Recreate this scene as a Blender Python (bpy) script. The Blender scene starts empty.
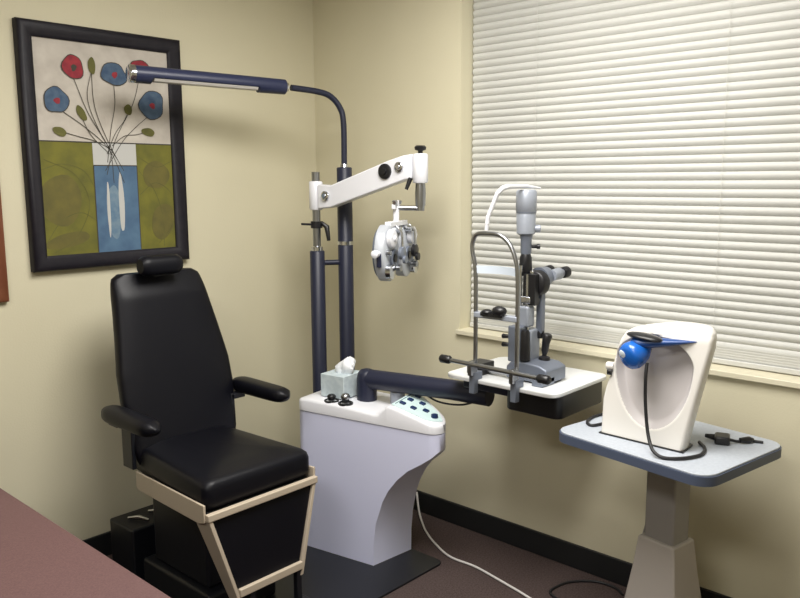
import bpy, bmesh, math, random
from mathutils import Vector, Matrix
random.seed(7)
PI = math.pi
scn = bpy.context.scene
COL = scn.collection

# ------------------------------------------------------------ camera
cd = bpy.data.cameras.new('camera')
cd.sensor_width = 36.0
cd.lens = 790.28 * 36.0 / 800.0
cd.clip_start = 0.05
cam = bpy.data.objects.new('camera', cd)
R = Matrix(((0.676, 0.113, -0.728), (-0.737, 0.096, -0.669), (-0.006, 0.989, 0.148)))
xa = R.col[0].normalized(); za = R.col[2].normalized(); ya = za.cross(xa).normalized(); xa = ya.cross(za)
M4 = Matrix((( xa.x, ya.x, za.x, -2.684), (xa.y, ya.y, za.y, -3.034), (xa.z, ya.z, za.z, 1.55), (0, 0, 0, 1)))
cam.matrix_world = M4
COL.objects.link(cam)
scn.camera = cam

# ------------------------------------------------------------ world, exposure, large lights
w = bpy.data.worlds.new('daylight'); scn.world = w; w.use_nodes = True
bg = w.node_tree.nodes['Background']
bg.inputs[0].default_value = (0.75, 0.85, 1.0, 1); bg.inputs[1].default_value = 0.6
scn.view_settings.view_transform = 'Standard'
scn.view_settings.look = 'None'
scn.view_settings.gamma = 1.0
scn.view_settings.use_curve_mapping = False
scn.view_settings.exposure = 0.0

TROFFERS = [(-1.2, -1.75, 1.2, 1.2, 60.0), (-3.1, -2.3, 0.6, 1.2, 30.0)]  # second panel is an unseen fill, added to brighten the room-facing sides
for tx, ty, sx, sy, pw in TROFFERS:
    ld = bpy.data.lights.new('ceiling_panel_light', 'AREA'); ld.shape = 'RECTANGLE'
    ld.size = sx - .06; ld.size_y = sy - .06; ld.energy = pw; ld.color = (1.0, 0.97, 0.925)
    lo = bpy.data.objects.new('ceiling_panel_light', ld); lo.location = (tx, ty, 2.555); COL.objects.link(lo)

# ------------------------------------------------------------ materials
def mat(name, col, rough=.5, metal=0., noise=None, bump=None, spec=.5, coat=0., emit=None, trans=0.):
    m = bpy.data.materials.new(name); m.use_nodes = True
    nt = m.node_tree; b = nt.nodes['Principled BSDF']
    b.inputs['Base Color'].default_value = (*col, 1); b.inputs['Roughness'].default_value = rough
    b.inputs['Metallic'].default_value = metal; b.inputs['Specular IOR Level'].default_value = spec
    b.inputs['Coat Weight'].default_value = coat
    b.inputs['Transmission Weight'].default_value = trans
    if emit: b.inputs['Emission Color'].default_value = (*emit[:3], 1); b.inputs['Emission Strength'].default_value = emit[3]
    if noise or bump:
        tc = nt.nodes.new('ShaderNodeTexCoord')
    if noise:   # (scale, second colour, contrast lo, hi)
        n = nt.nodes.new('ShaderNodeTexNoise'); n.inputs['Scale'].default_value = noise[0]; n.inputs['Detail'].default_value = 5
        r = nt.nodes.new('ShaderNodeValToRGB'); r.color_ramp.elements[0].position = noise[2]; r.color_ramp.elements[1].position = noise[3]
        r.color_ramp.elements[0].color = (*col, 1); r.color_ramp.elements[1].color = (*noise[1], 1)
        nt.links.new(tc.outputs['Object'], n.inputs['Vector']); nt.links.new(n.outputs['Fac'], r.inputs[0]); nt.links.new(r.outputs[0], b.inputs['Base Color'])
    if bump:    # (scale, strength, distance)
        n = nt.nodes.new('ShaderNodeTexNoise'); n.inputs['Scale'].default_value = bump[0]; n.inputs['Detail'].default_value = 4
        bp = nt.nodes.new('ShaderNodeBump'); bp.inputs['Strength'].default_value = bump[1]; bp.inputs['Distance'].default_value = bump[2]
        nt.links.new(tc.outputs['Object'], n.inputs['Vector']); nt.links.new(n.outputs['Fac'], bp.inputs['Height']); nt.links.new(bp.outputs[0], b.inputs['Normal'])
    return m

WALL = mat('wall_paint', (.645, .603, .443), .75, noise=(1.5, (.67, .628, .465), .35, .65), bump=(140, .25, .002), spec=.3)
TRIMP = mat('window_trim_paint', (.70, .655, .50), .45)
CEIL = mat('ceiling_tile', (.75, .74, .70), .9, bump=(60, .4, .004))
CARPET = mat('carpet', (.060, .043, .040), .95, noise=(160, (.105, .078, .075), .35, .65), bump=(260, .8, .004), spec=.1)
BASEB = mat('dark_baseboard', (.012, .013, .014), .5)
BLIND = mat('blind_slat', (.55, .553, .525), .6, noise=(3, (.58, .583, .555), .3, .7))
GLASS = mat('window_glass', (1, 1, 1), .03, trans=1.)
FRAMEM = mat('picture_frame_black', (.008, .007, .012), .5, noise=(30, (.014, .012, .017), .3, .7), spec=.3)
VINYL = mat('black_vinyl', (.0032, .0034, .0065), .42, bump=(220, .12, .002), spec=.26)
BLACKM = mat('black_metal', (.008, .009, .013), .4)
NAVY = mat('dark_blue_paint', (.014, .017, .038), .42, spec=.45)
LAMPBLUE = mat('lamp_blue_paint', (.020, .026, .066), .38, spec=.5)
BEIGEM = mat('beige_metal', (.54, .46, .36), .4)
WHITEP = mat('white_plastic', (.78, .79, .84), .32, coat=.15, bump=(6, .05, .004))
WHITEB = mat('console_white', (.72, .745, .96), .4)
IVORY = mat('instrument_white', (.82, .80, .76), .35)
IVORY_SHADE = mat('instrument_scoop_shade', (.55, .52, .52), .45)  # instrument white with the scoop's shading put into the colour
PANEL = mat('panel_pale_blue', (.60, .76, .76), .35)
BTN = mat('button_navy', (.012, .03, .10), .3)
BLACKP = mat('black_plastic', (.010, .010, .012), .35)
RUBBER = mat('black_cable', (.012, .012, .014), .5)
WHITEC = mat('white_cable', (.70, .68, .66), .45)
PHOG = mat('pale_grey_enamel', (.50, .53, .58), .35, metal=.15)
GREYM = mat('grey_enamel', (.19, .215, .27), .35, metal=.3)
LGREY = mat('light_grey_enamel', (.34, .37, .43), .35, metal=.15)
CHROME = mat('chrome', (.62, .64, .68), .16, metal=1.)
STRAP = mat('pale_strap', (.66, .74, .84), .5)
STEEL = mat('brushed_steel', (.36, .37, .39), .3, metal=1.)
TRAYW = mat('white_laminate', (.84, .86, .87), .3)
TABT = mat('grey_white_laminate', (.44, .48, .54), .45, noise=(90, (.48, .52, .58), .4, .6))
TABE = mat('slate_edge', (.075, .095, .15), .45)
POSTM = mat('grey_beige_post', (.30, .285, .27), .5)
POSTB = mat('warm_grey_post', (.42, .385, .35), .5)
BLUEP = mat('blue_plastic', (.012, .13, .55), .25, coat=.3)
BLUED = mat('deep_blue_plastic', (.012, .06, .24), .35)
LENS_HILITE = mat('lens_highlight', (.75, .85, .95), .1, coat=.5)
TISSUEB = mat('pale_blue_carton', (.48, .56, .60), .6, noise=(45, (.56, .64, .67), .4, .6))
TISSUE = mat('tissue_paper', (.80, .83, .87), .9)
DESK = mat('reddish_laminate', (.085, .040, .041), .55, noise=(330, (.125, .066, .064), .3, .7), bump=(300, .15, .001))
WOOD = mat('reddish_wood', (.15, .045, .022), .5, noise=(12, (.20, .07, .032), .3, .7))
MIRR = mat('board_face', (.55, .5, .42), .5)
LIT = mat('lit_diffuser', (.9, .9, .9), .5, emit=(1, .96, .9, 2.0))
DIFF = mat('unlit_diffuser', (.52, .50, .47), .4)
A_CREAM = mat('art_cream', (.55, .51, .45), .8, noise=(14, (.44, .40, .35), .35, .7))
A_OLIVE = mat('art_olive', (.175, .165, .022), .8, noise=(12, (.105, .105, .02), .35, .7))
A_OLIV2 = mat('art_olive_dark', (.085, .082, .02), .8, noise=(20, (.13, .125, .03), .35, .7))
A_OLIV3 = mat('art_olive_mid', (.145, .125, .028), .8, noise=(16, (.10, .09, .025), .35, .7))
A_BLUE = mat('art_blue', (.09, .17, .27), .8, noise=(14, (.055, .11, .20), .35, .7))
A_WHITE = mat('art_white', (.50, .50, .48), .8)
A_LBLUE = mat('art_pale_blue', (.20, .28, .34), .8, noise=(25, (.09, .17, .27), .3, .7))
A_FBLUE = mat('art_flower_blue', (.040, .075, .14), .8, noise=(40, (.08, .13, .20), .3, .7))
A_RED = mat('art_flower_red', (.33, .03, .04), .8, noise=(40, (.18, .015, .03), .3, .7))
A_LINE = mat('art_line', (.05, .045, .035), .8)

# ------------------------------------------------------------ builders
ORG = {}
class MB:
    """collects shapes into one mesh"""
    def __init__(s): s.v = []; s.f = []; s.mi = []; s.m = 0
    def add(s, vs, fs, T=None):
        o = len(s.v)
        for v in vs:
            v = Vector(v)
            s.v.append(T @ v if T else v)
        for f in fs: s.f.append([i + o for i in f]); s.mi.append(s.m)
        return s
    def box(s, x0, x1, y0, y1, z0, z1, T=None):
        vs = [(x, y, z) for z in (z0, z1) for y in (y0, y1) for x in (x0, x1)]
        return s.add(vs, [(0,2,3,1),(4,5,7,6),(0,1,5,4),(2,6,7,3),(0,4,6,2),(1,3,7,5)], T)
    def rings(s, rs, T=None, closed_loop=False, caps=True):
        n = len(rs[0]); vs = [p for r in rs for p in r]; fs = []
        k = len(rs)
        for i in range(k if closed_loop else k - 1):
            a = i * n; b = ((i + 1) % k) * n
            for j in range(n): fs.append((a + j, a + (j + 1) % n, b + (j + 1) % n, b + j))
        if caps and not closed_loop: fs.append(tuple(range(n))[::-1]); fs.append(tuple((k - 1) * n + j for j in range(n)))
        return s.add(vs, fs, T)
    def cone(s, p, q, r0, r1, n=20, T=None):
        return s.tube([p, q], [r0, r1], n, T)
    def cyl(s, p, q, r, n=20, T=None): return s.tube([p, q], [r, r], n, T)
    def tube(s, pts, r, n=12, T=None, flat=1.):
        pts = [Vector(p) for p in pts]
        if not isinstance(r, (list, tuple)): r = [r] * len(pts)
        rs = []; up = None
        for i, p in enumerate(pts):
            if i == 0: t = pts[1] - p
            elif i == len(pts) - 1: t = p - pts[i - 1]
            else: t = (pts[i + 1] - p).normalized() + (p - pts[i - 1]).normalized()
            t.normalize()
            if up is None: up = Vector((0, 0, 1)) if abs(t.z) < .9 else Vector((1, 0, 0))
            a = t.cross(up).normalized(); b = a.cross(t).normalized(); up = b
            rs.append([p + (a * math.cos(2 * PI * k / n) + b * math.sin(2 * PI * k / n) * flat) * r[i] for k in range(n)])
        return s.rings(rs, T)
    def lathe(s, prof, base, axis, n=28, T=None):
        """prof: (along, radius) pairs"""
        base = Vector(base); ax = Vector(axis).normalized()
        up = Vector((0, 0, 1)) if abs(ax.z) < .9 else Vector((1, 0, 0))
        a = ax.cross(up).normalized(); b = a.cross(ax)
        rs = [[base + ax * h + (a * math.cos(2*PI*k/n) + b * math.sin(2*PI*k/n)) * max(r, 1e-4) for k in range(n)] for h, r in prof]
        return s.rings(rs, T)
    def ball(s, c, rx, ry=None, rz=None, n=20, T=None):
        ry = ry or rx; rz = rz or rx; c = Vector(c); m = n // 2
        rs = []
        for i in range(m + 1):
            ph = PI * (i + .02) / (m + .04) - PI / 2
            rs.append([c + Vector((rx * math.cos(ph) * math.cos(2*PI*k/n), ry * math.cos(ph) * math.sin(2*PI*k/n), rz * math.sin(ph))) for k in range(n)])
        return s.rings(rs, T)
    def prism(s, poly, z0, z1, T=None):
        """poly in xy, extruded in z"""
        return s.rings([[(x, y, z0) for x, y in poly], [(x, y, z1) for x, y in poly]], T)
    def build(s, name, m, parent=None, smooth=False, bevel=0, seg=3, org=None, sub=0):
        mats = m if isinstance(m, (list, tuple)) else [m]
        if parent is not None: org = ORG[parent.name]
        org = Vector(org) if org is not None else Vector((0, 0, 0))
        me = bpy.data.meshes.new(name)
        me.from_pydata([v - org for v in s.v], [], s.f)
        for x in mats: me.materials.append(x)
        for i, p in enumerate(me.polygons): p.material_index = s.mi[i]
        bm = bmesh.new(); bm.from_mesh(me); bmesh.ops.recalc_face_normals(bm, faces=bm.faces[:]); bm.to_mesh(me); bm.free()
        o = bpy.data.objects.new(name, me); COL.objects.link(o)
        if parent is not None: o.parent = parent
        else: o.location = org
        ORG[o.name] = org
        if bevel:
            b = o.modifiers.new('bevel', 'BEVEL'); b.width = bevel; b.segments = seg; b.limit_method = 'ANGLE'; b.angle_limit = math.radians(40)
        if sub:
            b = o.modifiers.new('subdiv', 'SUBSURF'); b.levels = sub; b.render_levels = sub
        if smooth or bevel or sub:
            for p in me.polygons: p.use_smooth = True
            if not sub: me.set_sharp_from_angle(angle=math.radians(48))
        return o

def tag(o, label, cat, group=None):
    o['label'] = label; o['category'] = cat
    if group: o['group'] = group
    return o
def thing(name, loc, label, cat, group=None):
    o = bpy.data.objects.new(name, None); o.location = loc; o.empty_display_size = .05; COL.objects.link(o)
    ORG[o.name] = Vector(loc)
    return tag(o, label, cat, group)
def struct(o): o['kind'] = 'structure'; return o
def rotz(deg, about=(0, 0, 0)):
    a = Vector(about)
    return Matrix.Translation(a) @ Matrix.Rotation(math.radians(deg), 4, 'Z') @ Matrix.Translation(-a)
def rrect(x0, x1, y0, y1, r, n=6):
    out = []
    for cx, cy, a0 in ((x1 - r, y1 - r, 0), (x0 + r, y1 - r, 90), (x0 + r, y0 + r, 180), (x1 - r, y0 + r, 270)):
        for k in range(n + 1):
            a = math.radians(a0 + 90 * k / n); out.append((cx + r * math.cos(a), cy + r * math.sin(a)))
    return out
def smooth_path(pts, n=8):
    pts = [Vector(p) for p in pts]; out = []
    P = [pts[0] * 2 - pts[1]] + pts + [pts[-1] * 2 - pts[-2]]
    for i in range(1, len(P) - 2):
        for k in range(n):
            t = k / n; a, b, c, d = P[i-1], P[i], P[i+1], P[i+2]
            out.append(.5 * ((2*b) + (c - a) * t + (2*a - 5*b + 4*c - d) * t*t + (3*b - a - 3*c + d) * t**3))
    out.append(pts[-1]); return out

# ------------------------------------------------------------ room
RX, RY, RH = -4.3, -4.6, 2.6
struct(MB().box(RX, 0, RY, 0, -.1, 0).build('floor', CARPET))
struct(MB().box(RX - .12, .2, RY - .12, .12, RH, RH + .1).build('ceiling', CEIL))
struct(MB().box(RX - .12, .2, 0, .12, 0, RH).build('wall_left', WALL))
WY0, WY1, WZ0, WZ1 = -3.1, -.922, .905, 2.42
m = MB(); m.box(0, .2, RY - .12, WY0, 0, RH); m.box(0, .2, WY1, 0, 0, RH); m.box(0, .2, WY0, WY1, 0, WZ0 - .022); m.box(0, .2, WY0, WY1, WZ1, RH)
struct(m.build('wall_right', WALL))
struct(MB().box(RX - .12, RX, RY - .12, 0, 0, RH).build('wall_back', WALL))
struct(MB().box(RX, 0, RY - .12, RY, 0, RH).build('wall_front', WALL))
struct(MB().box(RX, -.012, -.012, 0, 0, .1).build('baseboard_left', BASEB, bevel=.003))
struct(MB().box(-.012, 0, RY, -.012, 0, .1).build('baseboard_right', BASEB, bevel=.003))
# window
wf = MB(); wf.box(.135, .175, WY0, WY0 + .05, WZ0, WZ1); wf.box(.135, .175, WY1 - .05, WY1, WZ0, WZ1)
wf.box(.135, .175, WY0, WY1, WZ0, WZ0 + .05); wf.box(.135, .175, WY0, WY1, WZ1 - .05, WZ1); wf.box(.135, .175, -2.03, -1.98, WZ0, WZ1)
win = struct(wf.build('window_1', TRIMP, bevel=.003))
MB().box(.152, .158, WY0 + .04, WY1 - .04, WZ0 + .04, WZ1 - .04).build('glass_pane', GLASS, win)
struct(MB().box(-.018, .2, WY0, WY1 + .012, WZ0 - .022, WZ0).build('trim_1', TRIMP, bevel=.004))

# blinds
bl = thing('window_blinds', (.085, -2.0, WZ0), 'closed cream horizontal slat blinds filling the window recess', 'blinds')
m = MB(); pitch = .0296; zz = 2.36; by0, by1 = WY0 + .006, WY1 - .006
ys = [by0 + (by1 - by0) * k / 6 for k in range(7)]
def slat(m, zc, tilt, wd=.0345, crown=.0120, th=.0008):
    rs = []
    for y in ys:
        top = []; bot = []
        for k in range(11):
            u = k / 10 - .5; h = crown * (1 - 4 * u * u)
            a = math.radians(tilt)
            # u=-.5 is the room-side lower edge; crown bulges to the room
            dx, dz = math.cos(a), math.sin(a)
            nx, nz = -math.sin(a), math.cos(a)
            for lst, off in ((top, h + th), (bot, h)):
                lst.append((.085 + dx * u * wd + nx * off, y, zc + dz * u * wd + nz * off))
        rs.append(top + bot[::-1])
    m.rings(rs)
while zz > .978:
    slat(m, zz, 79 + random.uniform(-1.2, 1.2)); zz -= pitch
zz = .975
while zz > .938:
    slat(m, zz, 35); zz -= .009
m.build('slats', BLIND, bl, smooth=True)
MB().box(.062, .108, by0, by1, .908, .928).build('bottom_rail', BLIND, bl, bevel=.004)
MB().box(.058, .112, by0, by1, 2.375, 2.418).build('headrail', BLIND, bl, bevel=.003)
for yy in (-1.25, -2.0, -2.75):
    MB().tube([(.064, yy, 2.38), (.064, yy, .93)], .0006, 6).build('ladder_cord', BLIND, bl)

# ceiling lights
for tx, ty, sx, sy, pw in TROFFERS:
    t = thing('ceiling_light', (tx, ty, RH), 'lit ceiling panel above the %s' % ('exam chair and stand' if tx > -2 else 'desk side, an added unseen fill'), 'light')
    m = MB(); x0, x1, y0, y1 = tx - sx/2, tx + sx/2, ty - sy/2, ty + sy/2
    for b in ((x0, x1, y0, y0 + .03), (x0, x1, y1 - .03, y1), (x0, x0 + .03, y0, y1), (x1 - .03, x1, y0, y1)): m.box(*b, RH - .035, RH)
    m.build('frame', TRIMP, t)
    MB().box(x0 + .03, x1 - .03, y0 + .03, y1 - .03, RH - .03, RH - .02).build('diffuser', LIT, t)

# ------------------------------------------------------------ picture
px0, px1, pz0, pz1 = -1.442, -.772, 1.217, 2.138
pic = thing('framed_picture', (-1.105, -.001, pz0), 'black framed still life of poppies in a blue vase on the wall', 'picture')
fw = .057
prof = [(0, -.001), (0, -.03), (.006, -.038), (.02, -.040), (.045, -.032), (fw, -.022), (fw, -.001)]
rs = []
for cx, cz, sx, sz in ((px0, pz0, 1, 1), (px1, pz0, -1, 1), (px1, pz1, -1, -1), (px0, pz1, 1, -1)):
    rs.append([(cx + sx * a, y, cz + sz * a) for a, y in prof])
MB().rings(rs, closed_loop=True).build('frame', FRAMEM, pic, smooth=True)
ix0, ix1, iz0, iz1 = px0 + fw - .002, px1 - fw + .002, pz0 + fw - .002, pz1 - fw + .002
def ac(a, b): return ix0 + (ix1 - ix0) * a, iz1 - (iz1 - iz0) * b
m = MB(); LY = [-.016]
mats = [A_CREAM, A_OLIVE, A_OLIV2, A_BLUE, A_WHITE, A_LBLUE, A_FBLUE, A_RED, A_LINE, A_OLIV3]
m.box(ix0, ix1, -.016, -.004, iz0, iz1)
def flat(poly, mi, lay):
    y = -.016 - .0004 * lay; m.m = mi
    pts = [ac(a, b) for a, b in poly]
    n = len(pts); m.add([(x, y, z) for x, z in pts] + [(x, y + .0003, z) for x, z in pts],
        [tuple(range(n)), tuple(range(n, 2*n))[::-1]] + [(i, (i+1) % n, n + (i+1) % n, n + i) for i in range(n)])
def arect(a0, a1, b0, b1, mi, lay): flat([(a0, b0), (a1, b0), (a1, b1), (a0, b1)], mi, lay)
def aline(pts, wd, mi, lay):
    P = [Vector((p[0], p[1] * 1.43)) for p in pts]
    P = [Vector((q.x, q.y)) for q in smooth_path([(p.x, p.y, 0) for p in P], 6)]
    for i in range(len(P) - 1):
        d = (P[i+1] - P[i]).normalized(); nn = Vector((-d.y, d.x)) * wd
        q = [P[i] + nn, P[i+1] + nn, P[i+1] - nn, P[i] - nn]
        flat([(v.x, v.y / 1.43) for v in q], mi, lay)
def blob(a, b, ra, rb, mi, lay, wob=.12, rot=0, n=22, seed=0):
    rr = random.Random(seed); ph = [rr.uniform(0, 6.28) for _ in range(3)]; out = []
    for k in range(n):
        t = 2 * PI * k / n; r = 1 + wob * (math.sin(2*t + ph[0]) * .5 + math.sin(3*t + ph[1]) * .5 + math.sin(5*t + ph[2]) * .3)
        u = ra * r * math.cos(t); v = rb * r * math.sin(t)
        out.append((a + u * math.cos(rot) - v * math.sin(rot), b + (u * math.sin(rot) + v * math.cos(rot)) / 1.43))
    flat(out, mi, lay)
arect(0, 1, .465, 1, 1, 1)
# leaf-shaped darker shapes in the olive ground
for q, (a, b, ra, rb, rot) in enumerate(((.13, .74, .15, .17, .2), (.16, .93, .16, .05, -.2), (.86, .62, .11, .10, -.4), (.90, .86, .09, .14, .3))):
    blob(a, b, ra, rb, 9, 2 + q * .2, .06, rot, seed=q)
aline([(0, .60), (.15, .57), (.30, .60), (.375, .68)], .0022, 2, 3)
aline([(0, .95), (.12, .84), (.26, .80), (.375, .84)], .0022, 2, 3)
aline([(.72, .60), (.84, .70), (.90, .84), (.90, .99)], .0022, 2, 3)
aline([(.03, .55), (.24, .62), (.33, .76), (.22, .92), (.05, .99)], .0022, 2, 3)
aline([(.72, .72), (.85, .66), (.98, .72), (.99, .86), (.86, .97)], .0022, 2, 3)
aline([(.70, .52), (.86, .58), (.99, .55)], .002, 2, 3)
aline([(0, .465), (1, .465)], .004, 8, 4)
arect(.375, .705, .465, 1, 4, 4); arect(.375, .705, .575, .998, 3, 5)
aline([(.375, .575), (.705, .575)], .004, 8, 6)
aline([(.375, .575), (.375, .995)], .003, 8, 6); aline([(.705, .575), (.705, .995)], .003, 8, 6)
blob(.51, .80, .055, .20, 5, 6, .1, seed=3); blob(.57, .76, .02, .22, 4, 7, .1, seed=4); blob(.47, .79, .012, .19, 4, 7, .1, seed=5)
for pts in (((.52, .66), (.50, .50), (.36, .33), (.27, .17)), ((.60, .60), (.50, .47), (.41, .30), (.40, .13)), ((.47, .62), (.55, .45), (.70, .27), (.77, .12)),
            ((.46, .60), (.60, .46), (.72, .38), (.85, .31)), ((.60, .66), (.50, .50), (.34, .40), (.14, .31)), ((.48, .56), (.52, .40), (.56, .28), (.56, .16)),
            ((.50, .52), (.38, .44), (.33, .38), (.31, .34)), ((.48, .52), (.55, .42), (.62, .36), (.66, .31)), ((.52, .50), (.40, .46), (.28, .44), (.16, .42)),
            ((.52, .48), (.62, .43), (.72, .42), (.81, .40)), ((.56, .55), (.44, .42), (.36, .26), (.405, .12))):
    aline(pts, .0022, 8, 8)
for a, b, ra, rb, mi, sd in ((.27, .12, .068, .078, 7, 1), (.565, .135, .095, .072, 6, 2), (.77, .095, .065, .062, 7, 3), (.14, .277, .078, .085, 6, 4), (.85, .27, .10, .095, 6, 5)):
    blob(a, b, ra + .006, rb + .006, 8, 9, .12, seed=sd); blob(a, b, ra, rb, mi, 10, .12, seed=sd)
    blob(a + .005, b + .003, .02, .022, 8 if mi == 7 else 7, 11, .2, seed=sd + 9)
for a, b, ra, rb, rot in ((.405, .105, .028, .055, 0), (.31, .33, .028, .055, -.5), (.15, .42, .050, .028, .3), (.66, .30, .032, .036, 0), (.81, .405, .055, .028, .1)):
    blob(a, b, ra, rb, 2, 9, .08, rot)
m.build('canvas', mats, pic)

# wood framed board at far left
wb = thing('wood_framed_board', (-1.85, -.001, 1.118), 'reddish wood edge of a wall board left of the picture', 'wall board')
rs = []
prof = [(0, -.001), (0, -.022), (.008, -.028), (.05, -.024), (.055, -.001)]
for cx, cz, sx, sz in ((-2.20, 1.118, 1, 1), (-1.536, 1.118, -1, 1), (-1.536, 1.95, -1, -1), (-2.20, 1.95, 1, -1)):
    rs.append([(cx + sx * a, y, cz + sz * a) for a, y in prof])
MB().rings(rs, closed_loop=True).build('frame', WOOD, wb, smooth=True)
MB().box(-2.147, -1.589, -.014, -.003, 1.171, 1.897).build('board', MIRR, wb)

# ------------------------------------------------------------ desk
dk = thing('desk', (-2.3, -2.0, 0), 'reddish brown laminate desk in the lower left corner', 'desk')
dx1 = -1.915
MB().prism(rrect(-2.62, dx1, -2.75, -.02, .01), .705, .735).build('desktop', DESK, dk, bevel=.003)
MB().box(-2.60, -2.585 + .02, -2.7, -.04, .0, .705).build('side_panel', WOOD, dk, bevel=.002)
MB().box(-2.56, dx1 - .05, -.10, -.06, 0, .705).build('end_panel', WOOD, dk, bevel=.002)
MB().box(-2.56, dx1 - .05, -2.70, -2.66, 0, .705).build('end_panel', WOOD, dk, bevel=.002)

# ------------------------------------------------------------ base plate of the stand and chair
tag(MB().prism(rrect(-1.55, -.33, -1.105, -.08, .03), 0, .009).build('floor_plate', BLACKM, bevel=.002, org=(-.8, -.6, 0)),
    'flat black steel floor plate under the exam chair and console', 'floor plate')

# ------------------------------------------------------------ exam chair
CX = -1.10
ch = thing('exam_chair', (CX, -.55, .009), 'black vinyl reclining exam chair with beige metal seat rails', 'exam chair')
# seat cushion: rounded loaf
def pillow_box(m, x0, x1, y0, y1, z0, z1, r, crown=.015, T=None, n=10):
    rings_ = []
    for z, ins, in ((z0, r*.5), (z0 + r*.35, r*.12), (z0 + r, 0), (z1 - r, 0), (z1 - r*.45, r*.15), (z1 - r*.12, r*.5), (z1, r*1.1)):
        rings_.append([(x, y, z) for x, y in rrect(x0 + ins, x1 - ins, y0 + ins, y1 - ins, max(r * 1.1, .01))])
    # crown rings
    for ins, dz in ((r*2.4, crown*.6), (r*4, crown)):
        rings_.append([(x, y, z1 + dz) for x, y in rrect(x0 + ins, x1 - ins, y0 + ins, y1 - ins, max(r * .9, .01))])
    m.rings(rings_, T)
def taper(m):
    for v in m.v: v.x = CX - .006 * min(1, max(0, (-.45 - v.y) * 2)) + (v.x - CX) * (1 + .34 * (-.82 - v.y))
    return m
m = MB(); pillow_box(m, CX - .226, CX + .206, -.955, -.40, .497, .600, .030); taper(m).build('seat', VINYL, ch, smooth=True)
# backrest: tapered slab, leaning back; built in local frame (x, thickness, height) then placed
BZ0, BZ1 = .50, 1.212
def bw(t):   # half width with height 0..1
    pts = ((0, .19), (.12, .222), (.36, .238), (.50, .236), (.80, .204), (.93, .191), (.975, .184), (.99, .172), (1.0, .155))
    for (a, u), (b, v) in zip(pts, pts[1:]):
        if a <= t <= b: return u + (v - u) * (t - a) / (b - a)
    return pts[-1][1]
def yf(t): return -.525 + .18 * t       # front face y by height
m = MB(); rs = []
N = 48
for i in range(N + 1):
    t = i / N; h = bw(t); z = BZ0 + (BZ1 - BZ0) * t; y = yf(t); ed = min(1, max(.25, min(t, 1 - t) * 9)); th = .085 * (.45 + .55 * ed)
    ring = []
    nn = 32
    for k in range(nn):
        a = 2 * PI * k / nn; c, s_ = math.cos(a), math.sin(a); p = .42
        X = h * math.copysign(abs(c) ** p, c); Yl = th / 2 * math.copysign(abs(s_) ** .62, s_)
        ring.append((CX + .014 * math.sin(PI * t * .95) + X, y + .045 + Yl + .006 * (1 - (X / h) ** 2) * (-1 if s_ < 0 else 0), z))
    rs.append(ring)
m.rings(rs); m.build('backrest', VINYL, ch, smooth=True)
# back shell
m = MB(); rs = []
for i in range(9):
    t = .05 + .85 * i / 8; h = bw(t) - .03; z = BZ0 + (BZ1 - BZ0) * t; y = yf(t) + .085
    rs.append([(CX - h, y, z), (CX + h, y, z), (CX + h - .01, y + .014, z), (CX - h + .01, y + .014, z)])
m.rings(rs); m.build('back_shell', BLACKM, ch)
# headrest
m = MB(); rs = []
for i in range(13):
    t = i / 12; X = -.100 + .166 * t; e = math.sqrt(max(.5, 1 - abs(2 * t - 1) ** 14)); ring = []
    for k in range(20):
        a = 2 * PI * k / 20
        ring.append((CX + X, -.372 + .036 * e * math.cos(a), 1.243 + .038 * e * math.copysign(abs(math.sin(a)) ** .8, math.sin(a))))
    rs.append(ring)
hd = m.rings(rs).build('headrest', VINYL, ch, smooth=True)
MB().box(CX - .025, CX + .025, -.335, -.320, 1.10, 1.25).build('bracket', BLACKM, hd, bevel=.003)
# arms
for sgn in (-1, 1):
    ax = CX + sgn * .278
    m = MB(); pts = []
    rs = []
    for i in range(15):
        t = i / 14; y = -.40 - .34 * t; e = math.sqrt(max(.03, 1 - abs(2*t - 1) ** 8)); ring = []
        for k in range(20):
            a = 2 * PI * k / 20; c, s_ = math.cos(a), math.sin(a)
            ring.append((ax + .038 * e * math.copysign(abs(c) ** .7, c), y, .738 + (.032 - .004 * t) * e * math.copysign(abs(s_) ** .7, s_)))
        rs.append(ring)
    arm = m.rings(rs).build('armrest', VINYL, ch, smooth=True)
    b = MB(); b.box(ax - sgn * .060 - .008, ax - sgn * .060 + .008, -.47, -.40, .52, .714); b.box(min(ax, ax - sgn * .066), max(ax, ax - sgn * .066), -.47, -.41, .690, .712)
    b.build('arm_bracket', BLACKM, arm, bevel=.003)
# seat rails
for sgn in (-1, 1):
    x = CX + (-.234 if sgn < 0 else .208)
    poly = [(-.455, .508), (-.960, .532), (-.960, .474), (-.925, .462), (-.47, .440), (-.455, .448)]
    m = MB(); m.rings([[(x - .004, y, z) for y, z in poly], [(x + .004, y, z) for y, z in poly]]); taper(m).build('seat_rail', BEIGEM, ch, bevel=.002)
MB().box(CX - .250, CX + .212, -.978, -.958, .478, .502).build('front_bar', BEIGEM, ch, bevel=.003)
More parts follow.
